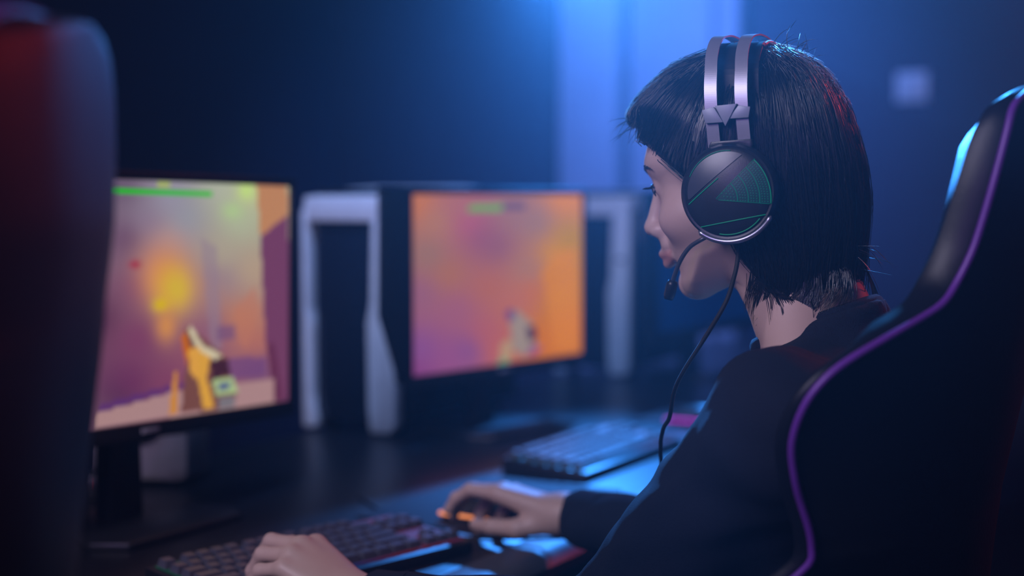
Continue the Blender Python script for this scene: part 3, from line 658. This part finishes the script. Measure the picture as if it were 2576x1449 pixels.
# eyes
for s in (1, -1):
    e = hw_(.0742, s*.030, .0125); g = norm(hF*.93-hU*.22+hL*s*.06)
    # lens-shaped slit of the eye: a strip of eyeball between the lids
    n1, n2 = 13, 6; Ve = []; 
    for a in np.linspace(-.75, .75, n1):
        for b in np.linspace(-1, 1, n2):
            lid = .34*math.cos(a*math.pi/1.7)**.7; bb = -.12+b*lid*.62
            dv = norm(hF*math.cos(a)*math.cos(bb)+hL*math.sin(a)+hU*math.sin(bb)); Ve.append(e+dv*.0136)
    ey = mesh('eye', Ve, [(i*n2+j, (i+1)*n2+j, (i+1)*n2+j+1, i*n2+j+1) for i in range(n1-1) for j in range(n2-1)], 'eye_white', person)
    lathe('iris', [(0, .0007), (.0030, .0006), (.0052, .0)], 'eye_iris', ey, 16, e+g*.0136, g)
    # lashes and lid crease
    up = [e+norm(hF*math.cos(a)+hL*math.sin(a)+hU*(.20+.08*math.cos(a*2)-.12*max(0, a*s)))*.0142 for a in np.linspace(-.85, .85, 12)]
    ll = tube('lash_line', up, [.0004]+[.0011]*10+[.0004], 'brow', person, 5)
    for a in np.linspace(-.8, .8, 22):
        b0 = e+norm(hF*math.cos(a)+hL*math.sin(a)+hU*.14)*.0142; b1 = b0+norm(hF*math.cos(a)+hL*math.sin(a)*1.2-hU*.25)*.006+hU*.0004; b2 = b1+norm(hF*math.cos(a)+hL*math.sin(a)*1.2+hU*.15)*.0035
        tube('eyelash', [b0, b1, b2], [.00035, .0003, .0001], 'brow', ll, 3)
    # brow: short hairs
    bv, bf = [], []
    for k in range(90):
        t = random.random(); ang = -.25+1.25*t; c_ = np.array([.0985-.022*max(0, t-.15)**1.3, s*(.012+.040*t), .031+.005*math.sin(t*2.4)-.004*t])
        c_ = c_+np.array([0, 0, random.uniform(-.0028, .0028)*(1-.6*t)]); 
        # push to the surface
        for _ in range(12):
            sd = float(head_sdf(c_[None].astype(np.float32))[0]); c_ = c_-np.array([1, s*.25, 0])*(sd-.0004)*.7
        d = np.array([-.25, s*.8, .55*(1-t)-.15]); d /= np.linalg.norm(d)
        v_, f_ = tube_data([hw_(*c_), hw_(*(c_+d*.0035)), hw_(*(c_+d*.0065+np.array([-.0012, 0, 0])))], [.00045, .0004, .0001], 3); bf += [tuple(i+len(bv) for i in q_) for q_ in f_]; bv += v_
    o = mesh('eyebrow', bv, bf, 'brow', person)
# --- sweater
def fold(X, amp, sc):
    return amp*(np.sin(X[..., 0]*sc+2.1*np.sin(X[..., 2]*sc*.7))*np.sin(X[..., 1]*sc*.8+X[..., 2]*sc*1.1+1.3*np.sin(X[..., 0]*sc*.9)))
def sweater(X):
    r = ell(X, MI-UP*.15+Fd*.008, (.108, .16, .165), FR); r = smin(r, ell(X, (MI+PEL)/2-UP*.10, (.125, .155, .23), FR), .06)
    r = smin(r, cone(X, MI-UP*.04, NB+UP*.005-Fd*.004, .075, .058), .04)
    for S_, E_, W_, s in ((SL, EL, WL_, 1), (SR, ER, WR_, -1)):
        r = smin(r, cone(X, MI+Ld*s*.05-UP*.006, S_, .05, .058), .045)
        r = smin(r, cone(X, S_, E_, .064, .050), .035); r = smin(r, cone(X, E_, W_+(E_-W_)*.10, .049, .034), .02)
    r = r+fold(X, .0035, 38.)+fold(X[..., [2, 0, 1]], .0018, 75.)
    # the neck opening: slanted, lower at the throat
    c_ = NB+UP*.022; n_ = norm(UP+Fd*.42); hh = (X-c_.astype(np.float32)) @ n_.astype(np.float32)
    return smax(r, hh-.002, .006)
sLO = np.minimum.reduce([WR_, WL_, PEL, SL, SR])-.16; sHI = np.maximum.reduce([WR_, WL_, PEL, SL, SR])+.16; sLO[2] = PEL[2]-.12; sHI[2] = 1.14
Vs, Qs, _ = nets(sweater, sLO, sHI, .0055); o = np_mesh('sweater', Vs, Qs, 'sweater_navy', person); o['label'] = 'dark navy sweater'
# collar and cuffs
c_ = NB+UP*.019; n_ = norm(UP+Fd*.42); ux = norm(Fd-n_*(Fd @ n_)); uy = Ld
ring = []
for a in np.linspace(0, 2*math.pi, 48, endpoint=False):
    d = ux*math.cos(a)+uy*math.sin(a); r_ = .05
    for _ in range(20): r_ -= float(neck_sdf((c_+d*r_)[None].astype(np.float32))[0])*.8-.0038
    ring.append(c_+d*r_)
tube('collar', ring, .0068, 'sweater_navy', person, 10, True, 1.5, n_)
for W_, E_ in ((WL_, EL), (WR_, ER)):
    ax = norm(E_-W_); b0 = W_+ax*.012; lathe('cuff', [(.026, 0), (.031, .002), (.034, .008), (.0345, .03), (.037, .045)], 'sweater_navy', person, 24, b0, ax)
# --- trousers and shoes
def trous(X):
    r = ell(X, PEL, (.14, .17, .115), FR)
    for s, K_, A_ in ((1, KL, AL), (-1, KR, AR)): r = smin(r, cone(X, PEL+Ld*s*.085, K_, .088, .068), .03); r = smin(r, cone(X, K_, A_, .066, .052), .02)
    return r+fold(X, .003, 45.)
tLO = np.minimum.reduce([AL, AR, PEL, KL, KR])-.2; tHI = np.maximum.reduce([AL, AR, PEL, KL, KR])+.2; tLO[2] = .04; tHI[2] = .7
Vt, Qt, _ = nets(trous, tLO, tHI, .010); np_mesh('trousers', Vt, Qt, 'trousers', person)
for A_ in (AL, AR):
    def shoe(X):
        b = A_*np.array([1, 1, 0]); r = smin(cone(X, b+UP*.05-Fd*.03, b+UP*.042+Fd*.15, .045, .04), cone(X, b+UP*.05, A_+UP*.01, .045, .045), .03); return smax(r, .004-X[..., 2], .004)
    b = A_*np.array([1, 1, 0]); Vq, Qq, _ = nets(shoe, b-np.array([.25, .25, .01]), b+np.array([.25, .25, .2]), .007); np_mesh('shoe', Vq, Qq, 'black_matte', person)
# --- hair
HAIR_OUT = catmull([(.094, .073), (.103, .088), (.089, .104), (.074, .113), (.048, .127), (.015, .132), (-.020, .131), (-.058, .118), (-.085, .095), (-.099, .064), (-.1065, .028), (-.109, -.008), (-.105, -.044), (-.096, -.080), (-.084, -.114)], 3)
HAIR_LOW = [(-.062, -.121), (-.036, -.114), (-.012, -.099), (.004, -.068), (.012, -.03), (.03, .0), (.054, .030), (.0727, .0500), (.089, .0615)]
HAIR = np.concatenate([HAIR_OUT, HAIR_LOW])
def hair_l(Lh):
    f, l, u = Lh[..., 0], Lh[..., 1], Lh[..., 2]
    d = polydist(f, u, HAIR_OUT); ins = inpoly(f, u, HAIR); dl = polydist(f, u, [tuple(HAIR_OUT[-1])]+HAIR_LOW+[tuple(HAIR_OUT[0])])
    dl = np.where(ins, dl, np.where(dl < d, -dl, np.maximum(-dl, -d)))
    wm = np.interp(u, [-.13, -.09, -.04, .0, .04, .09, .13], [.066, .076, .088, .090, .090, .086, .08])
    t = np.clip(d/.085, 0, 1); ww = wm*np.sqrt(np.clip(1-(1-t)**2.1, 0, 1))
    wave = .0014*np.sin(f*260+u*140)+.001*np.sin(u*330-f*190)
    side = (np.abs(l)-ww)*.6
    e = np.where(ins, np.minimum(d, np.abs(dl)), -np.minimum(d, np.abs(dl)))
    return smax(side, -e, .004)
hfn = lambda X: hair_l((X-H0.astype(np.float32)) @ HB.astype(np.float32).T)
Vq, Qq, (glo, gh, gv) = nets(hair_l, (-.135, -.105, -.14), (.115, .105, .145), .0027)
o = np_mesh('hair', Vq @ HB+H0, Qq, 'hair', person); o['label'] = 'dark chin-length bob'
gg = np.stack(np.gradient(gv, gh), -1)
def samp(Pp):
    q_ = (Pp-glo)/gh; i0 = np.clip(np.floor(q_).astype(int), 0, np.array(gv.shape)-2); fr = np.clip(q_-i0, 0, 1); val = 0; gr = 0
    for a in (0, 1):
        for b in (0, 1):
            for c in (0, 1):
                wt = (fr[:, 0] if a else 1-fr[:, 0])*(fr[:, 1] if b else 1-fr[:, 1])*(fr[:, 2] if c else 1-fr[:, 2]); ii = (i0[:, 0]+a, i0[:, 1]+b, i0[:, 2]+c)
                val = val+wt*gv[ii]; gr = gr+wt[:, None]*gg[ii]
    return val, gr/(np.linalg.norm(gr, axis=1)[:, None]+1e-9)
NS = 5200; NST = 11
seed = Vq[rng.integers(0, len(Vq), NS)].copy(); seed = seed[(seed[:, 2] > -.11)]; NS = len(seed)
K = np.array([-.035, 0., .13])
def flow(p):
    d = p-K; d[:, 1] *= .9; g_ = np.array([0, 0, -1.])+0*p
    front = sstep((p[:, 0]-.0)/.06)[:, None]*sstep((p[:, 2]-.02)/.06)[:, None]
    fwd = np.array([.9, 0, -.38])+0*p
    back = sstep((-p[:, 2]+.06)/.1)[:, None]
    v = d/(np.linalg.norm(d, axis=1)[:, None]+1e-9)*(1-.6*back)+g_*(.35+.5*back)+fwd*front*1.1
    low = sstep((-p[:, 2]-.05)/.06)[:, None]; v = v+low*np.array([.35, 0, -.3])*(p[:, :1] < -.03)
    return v
wild = rng.random(NS) < -1; jit = rng.normal(0, .10, (NS, 3)); step = rng.uniform(.004, .0095, NS)[:, None]
p = seed.copy(); v0, g0 = samp(p); p = p-g0*v0[:, None]; pts = []; lift = rng.uniform(.0002, .0022, NS)[:, None]*np.where(rng.random(NS) < .12, 2.2, 1)[:, None]; prev = None
for k in range(NST):
    val, g_ = samp(p); off = p+g_*lift; pts.append(off)
    v = flow(p)+jit; v = v-g_*(v*g_).sum(1)[:, None]*np.where(val[:, None] < .004, 1, 0); v /= np.linalg.norm(v, axis=1)[:, None]+1e-9
    if prev is not None:
        v = prev*.45+v*.55; v /= np.linalg.norm(v, axis=1)[:, None]+1e-9
    prev = v; pn = p+v*step; val, g_ = samp(pn)
    # below the cut edge strands hang free; elsewhere they hug the surface
    ins = inpoly(pn[:, 0], pn[:, 2], HAIR); out = (~ins) & (pn[:, 0] > .0) & (pn[:, 2] > -.085); free = (~ins) & ((pn[:, 2] < -.085) | (out & wild)); pn = np.where((out & ~wild)[:, None], p, pn); free = free | (out & ~wild)
    pn = np.where(free[:, None], pn, pn-g_*np.clip(val, -.006, .006)[:, None]*.7); p = pn
pts = np.stack(pts, 1)                                        # NS, NST, 3
# flyaway hairs that stand clear of the top and the fringe
fs = Vq[(Vq[:, 2] > .075) & (np.abs(Vq[:, 1]) < .055)]; fs = fs[rng.integers(0, len(fs), 950)]; fp = fs.copy(); fpts = []; fl = rng.uniform(.0015, .0055, len(fs))[:, None]; fj = rng.normal(0, .3, fs.shape)
for k in range(NST):
    val, g_ = samp(fp); fpts.append(fp+g_*fl*(.25+k/NST)); v = flow(fp)+fj; v = v-g_*(v*g_).sum(1)[:, None]; v /= np.linalg.norm(v, axis=1)[:, None]+1e-9; fp = fp+v*.0028; val, g_ = samp(fp); fp = fp-g_*np.clip(val, -.006, .006)[:, None]
fpts = np.stack(fpts, 1)
st = []
for k in range(46):
    if k < 16: b = np.array([rng.uniform(.085, .102), rng.uniform(-.03, .05), rng.uniform(.07, .095)]); d = norm([1, rng.normal(0, .3), rng.normal(-.1, .45)])
    elif k < 34: b = np.array([rng.uniform(-.11, -.03), rng.uniform(-.03, .05), .118]); d = norm([rng.normal(-.7, .4), rng.normal(0, .3), rng.uniform(.3, 1)])
    else: b = np.array([rng.uniform(-.115, -.09), rng.uniform(-.02, .05), rng.uniform(-.11, -.08)]); d = norm([-.6, rng.normal(0, .3), rng.normal(-.6, .3)])
    b0, g_ = samp(b[None]); b = b-(g_*b0[:, None])[0]; c2_ = norm(rng.normal(0, 1, 3))*.35; L0 = rng.uniform(.012, .032)
    st.append([b+d*L0*t+c2_*L0*t*t*.7+np.array([0, 0, -.006])*t*t for t in np.linspace(0, 1, NST)])
for k in range(34):                                           # ragged tips at the nape, in clumps
    a = rng.uniform(-2.6, 2.6); cf = np.array([-.045, 0]); rd = np.array([.044, .064]); L0 = rng.uniform(.022, .055)
    for j in range(int(rng.integers(9, 20))):
        aa = a+rng.normal(0, .05); b = np.array([cf[0]-rd[0]*math.cos(aa), rd[1]*math.sin(aa)*.95, -.098+.02*max(0, b_cos) if (b_cos := -math.cos(aa)) > 0 else -.100]); b = b+rng.normal(0, .002, 3)
        tip = np.array([.012+.012*rng.random(), -b[1]*.04+rng.normal(0, .003), -1.]); L1 = L0*rng.uniform(.75, 1.1)
        st.append([b+np.array([tip[0]*t*t, tip[1]*t*t, -L1*t]) + np.array([.10*L1*t, 0, 0]) for t in np.linspace(0, 1, NST)])
st = np.array(st); NX = len(st); q_ = st[46:].reshape(-1, 3) @ HB+H0; na = (NT-NB)/np.linalg.norm(NT-NB)   # keep the tips outside the neck
rv = q_-NB; rv = rv-(rv @ na)[:, None]*na; rv /= np.linalg.norm(rv, axis=1)[:, None]+1e-9; sd = neck_sdf(q_.astype(np.float32)); q_ = q_+rv*np.clip(.0085-sd, 0, .03)[:, None]
st[46:] = ((q_-H0) @ HB.T).reshape(st[46:].shape); pts = np.concatenate([pts, st]); NS = len(pts)
rad = rng.uniform(.00022, .00050, NS); rad[-NX:-NX+46] = .00028
def strand_mesh(name, pts, rad, m):
    NS = len(pts); tt = np.linspace(0, 1, NST); prof = np.clip(1.15-tt**3, .15, 1)
    W3 = pts @ HB+H0; T3 = np.gradient(W3, axis=1); T3 /= np.linalg.norm(T3, axis=2)[..., None]+1e-9
    S3 = np.cross(T3, np.array([.3, .2, .93])); S3 /= np.linalg.norm(S3, axis=2)[..., None]+1e-9; U3 = np.cross(S3, T3)
    VV = np.stack([W3+(S3*math.cos(a)+U3*math.sin(a))*rad[:, None, None]*prof[None, :, None] for a in (0, 2.094, 4.189)], 2).reshape(-1, 3)
    b = (np.arange(NS)[:, None]*NST+np.arange(NST-1)[None])[..., None]*3; k = np.array([0, 1, 2]); k2 = np.array([1, 2, 0])
    QQ = np.stack([b+k, b+k2, b+3+k2, b+3+k], -1).reshape(-1, 4)
    o = np_mesh(name, VV, QQ, m, person); o['kind'] = 'stuff'; return o
strand_mesh('hair_strands', pts, rad, 'hair_strand')['label'] = 'loose dark strands of the bob'
fly = np.concatenate([fpts, st[:34]]); strand_mesh('flyaway_hairs', fly, rng.uniform(.00028, .0005, len(fly)), 'hair_flyaway')['label'] = 'fine flyaway hairs catching the light'
reroot(person, (PEL[0], PEL[1], 0))
# ================================================================== HEADSET
hs = empty('headset'); tag(hs, 'black headset with steel bands and green lit ear cup on the player', 'headset')
def hq(f, l, u): return H0+Fh*f+Lh_*l+UP*u                   # yaw frame, upright
ARC = [(.0955, .026), (.0995, .060), (.0965, .088), (.082, .114), (.055, .132), (.025, .1385), (0, .140)]
ARC = ARC+[(-a, b) for a, b in ARC[-2::-1]]
arc = catmull(ARC, 14)
def lean(u): return np.interp(u, [.02, .06, .10, .14], [-.005, -.002, .001, .007])
for f0 in (.0140, -.0140):
    path = [hq(f0+lean(u), l, u) for l, u in arc]
    V_, Fc = [], []; tg = np.gradient(np.array(path), axis=0)
    for i, p_ in enumerate(path):
        t_ = norm(tg[i]); nrm = norm(np.cross(t_, Fh))
        for a, b_ in ((-.0058, -.0008), (.0058, -.0008), (.0058, .0008), (-.0058, .0008)): V_.append(p_+Fh*a+nrm*b_)
    for i in range(len(path)-1):
        for k in range(4): Fc.append((i*4+k, i*4+(k+1) % 4, i*4+4+(k+1) % 4, i*4+4+k))
    Fc += [(0, 1, 2, 3)[::-1], tuple(len(path)*4-4+k for k in range(4))]
    o = mesh('headband_bar', V_, Fc, 'steel', hs, False); o['label'] = 'brushed steel band'
# suspended strap under the bars
arc2 = catmull([(.080, .075), (.074, .102), (.050, .122), (.025, .1305), (0, .133), (-.025, .1305), (-.050, .122), (-.074, .102), (-.080, .075)], 5)
V_, Fc = [], []
path = [hq(-.004+lean(u), l, u) for l, u in arc2]; tg = np.gradient(np.array(path), axis=0)
for i, p_ in enumerate(path):
    nrm = norm(np.cross(norm(tg[i]), Fh))
    for a, b_ in ((-.022, -.0012), (.022, -.0012), (.022, .0012), (-.022, .0012)): V_.append(p_+Fh*a+nrm*b_)
for i in range(len(path)-1):
    for k in range(4): Fc.append((i*4+k, i*4+(k+1) % 4, i*4+4+(k+1) % 4, i*4+4+k))
mesh('head_strap', V_, Fc, 'black_matte', hs, False)
tube('strap_edge', [p_-Fh*.022 for p_ in path if H0[2]+.126 < p_[2]], .0022, 'strap_red', hs, 6)['label'] = 'red strap edge'
for s in (1, -1):
    ax = Lh_*s; ay = UP; fx = -Fh if s > 0 else Fh           # as seen from outside: a to the right, b up
    cc = hq(-.005, s*.062, -.010)
    R = .0445; mmp = .0445/122.                             # metres per photo pixel on the cup face
    def dome(r): return .043+.0075*(1-(r/.0445)**2)
    def cp(a, b, lift=.0006):
        r = math.hypot(a, b)*mmp; return cc+fx*(a*mmp)+ay*(b*mmp)+ax*(dome(min(r, .0425))+lift)
    lathe('ear_cushion', [(.020, .004), (.028, -.002), (.038, .000), (.043, .008), (.043, .018), (.036, .022), (.020, .022)], 'black_matte', hs, 40, cc, ax)
    ec = lathe('ear_cup', [(.0, .020), (.040, .020), (.0445, .026), (.0450, .036), (.0440, .0410), (.0418, .0440), (.0400, .0436)]+[(r, dome(r)) for r in (.0385, .033, .026, .018, .009, 0)], 'cup_black', hs, 64, cc, ax)
    # bands of the shell: glossy upper segment, silver lower rim
    def patch(poly, name, m, lift=.0009, thick=.0006, sub=10):
        bm = bmesh.new(); vs = [bm.verts.new((a, b, 0)) for a, b in poly]; bm.faces.new(vs)
        bmesh.ops.triangulate(bm, faces=bm.faces[:])
        for _ in range(3): bmesh.ops.subdivide_edges(bm, edges=bm.edges[:], cuts=1, use_grid_fill=True)
        for v in bm.verts: v.co = Vector(cp(v.co.x, v.co.y, lift))
        return bm_obj(name, bm, m, ec, True)
    up_ = [(-94, -18), (36, 92)]+[(100*math.cos(a), 100*math.sin(a)) for a in np.linspace(math.radians(70), math.radians(190), 22)]
    patch(up_, 'gloss_panel', 'cup_gloss')
    rimp = [(R*math.cos(a)*1.0, R*math.sin(a)*1.0) for a in np.linspace(math.radians(-128), math.radians(-28), 30)]
    tube('lower_rim', [cc+fx*a+ay*b+ax*.0415 for a, b in rimp], [.0006]+[.0024]*28+[.0006], 'rim_silver', ec, 8)
    def led(pl, name='light_line', rad=.00034, m='led_green'):
        pl = catmull(pl, 6) if len(pl) > 2 else [np.array(pl[0])+(np.array(pl[1])-np.array(pl[0]))*t for t in np.linspace(0, 1, 14)]
        o = tube(name, [cp(a, b) for a, b in pl], rad, m, ec, 5); o['label'] = 'green light line'; return o
    led([(-97, -30), (-20, 35)]); led([(-66, -86), (96, -54)])
    led([(104*math.cos(a), 104*math.sin(a)) for a in np.linspace(math.radians(-100), math.radians(-38), 9)], m='led_green')
    led([(103*math.cos(a), 103*math.sin(a)) for a in np.linspace(math.radians(86), math.radians(158), 9)], m='led_green_dim')
    ap_ = (-24, -18)
    for rr, mm in ((54, 'led_green_dim'), (80, 'led_green_dim'), (107, 'led_green_dim'), (133, 'led_green')):
        led([(ap_[0]+rr*math.cos(a), ap_[1]+rr*math.sin(a)) for a in np.linspace(math.radians(-4), math.radians(47), 8)], rad=.00036, m=mm)
    led([(ap_[0]+6, ap_[1]-1), (ap_[0]+130, ap_[1]-10)], rad=.00022, m='led_green_dim'); led([(ap_[0], ap_[1]+2), (ap_[0]+92, ap_[1]+100)], rad=.00022, m='led_green_dim')
    fan = [ap_]+[(ap_[0]+133*math.cos(a), ap_[1]+133*math.sin(a)) for a in np.linspace(math.radians(-4), math.radians(47), 10)]
    patch(fan, 'grille', 'grille_teal', .0004)
    V_, Fc = [], []
    for rr in (22, 30, 38, 46, 61, 67, 73, 87, 93, 100, 113, 119, 126):
        nA = max(3, int(rr*.89/6.2))
        for a in np.linspace(math.radians(-2), math.radians(45), nA):
            a_, b_ = ap_[0]+rr*math.cos(a), ap_[1]+rr*math.sin(a); c0 = len(V_)
            for k in range(6): V_.append(cp(a_+1.25*math.cos(k*1.047), b_+1.25*math.sin(k*1.047), .0011))
            Fc.append(tuple(range(c0, c0+6)))
    o = mesh('grille_dots', V_, Fc, 'led_green_dim', ec, False); o['kind'] = 'stuff'
    # yoke above the cup
    yk = [(-48, 96), (-54, 114), (-48, 126), (54, 132), (58, 118), (50, 96), (30, 112), (0, 118), (-30, 112)]
    prism('yoke', [(a*mmp, b*mmp) for a, b in yk], fx, ay, ax, cc+ax*.024, .014, 'cup_black', hs, .0012)
    # bracket plates on the bands
    bc = hq(lean(.06), s*.1005, .061)
    def plate(pl, name, m, t): 
        prism(name, [(a*mmp*1.02, b*mmp*1.02) for a, b in pl], fx, ay, ax, bc, t, m, hs, .0006)
    plate([(-60, 8), (-30, 16), (-6, -22), (-50, -24)], 'bracket_plate', 'bracket_grey', .0030)
    plate([(60, 14), (30, 18), (6, -14), (56, -12)], 'bracket_plate', 'bracket_grey', .0030)
    plate([(-27, 18), (28, 22), (0, -32)], 'bracket_plate', 'bracket_grey', .0042)
    plate([(-34, 14), (34, 14), (10, -20), (-10, -20)], 'bracket_core', 'black_plastic', .0012)
# microphone boom from the near cup towards the mouth
bp = catmull([pix(1795, 588, 1.325), pix(1768, 601, 1.322), pix(1735, 622, 1.33), pix(1712, 655, 1.335), pix(1698, 690, 1.34), pix(1692, 712, 1.345)], 8)
mb = tube('microphone_boom', bp, .0021, 'cup_gloss', hs, 8)
tube('microphone', [pix(1693, 706, 1.345), pix(1691, 714, 1.345), pix(1684, 742, 1.35), pix(1681, 754, 1.35)], [.0042, .0055, .0055, .0040], 'black_plastic', mb, 12)
cb = catmull([pix(1858, 612, 1.30), pix(1856, 650, 1.295), pix(1848, 692, 1.29), pix(1826, 760, 1.28), pix(1778, 842, 1.285), pix(1722, 930, 1.30), pix(1696, 985, 1.33), pix(1684, 1050, 1.36), pix(1662, 1110, 1.40), np.array([.16, 1.58, .80]), np.array([.06, 1.735, .752]), np.array([-.105, 1.80, .7425]), np.array([-.22, 2.02, .7425])], 8)
tube('headset_cable', cb, .0021, 'rubber', hs, 7)
reroot(hs, tuple(hq(0, 0, -.05)))
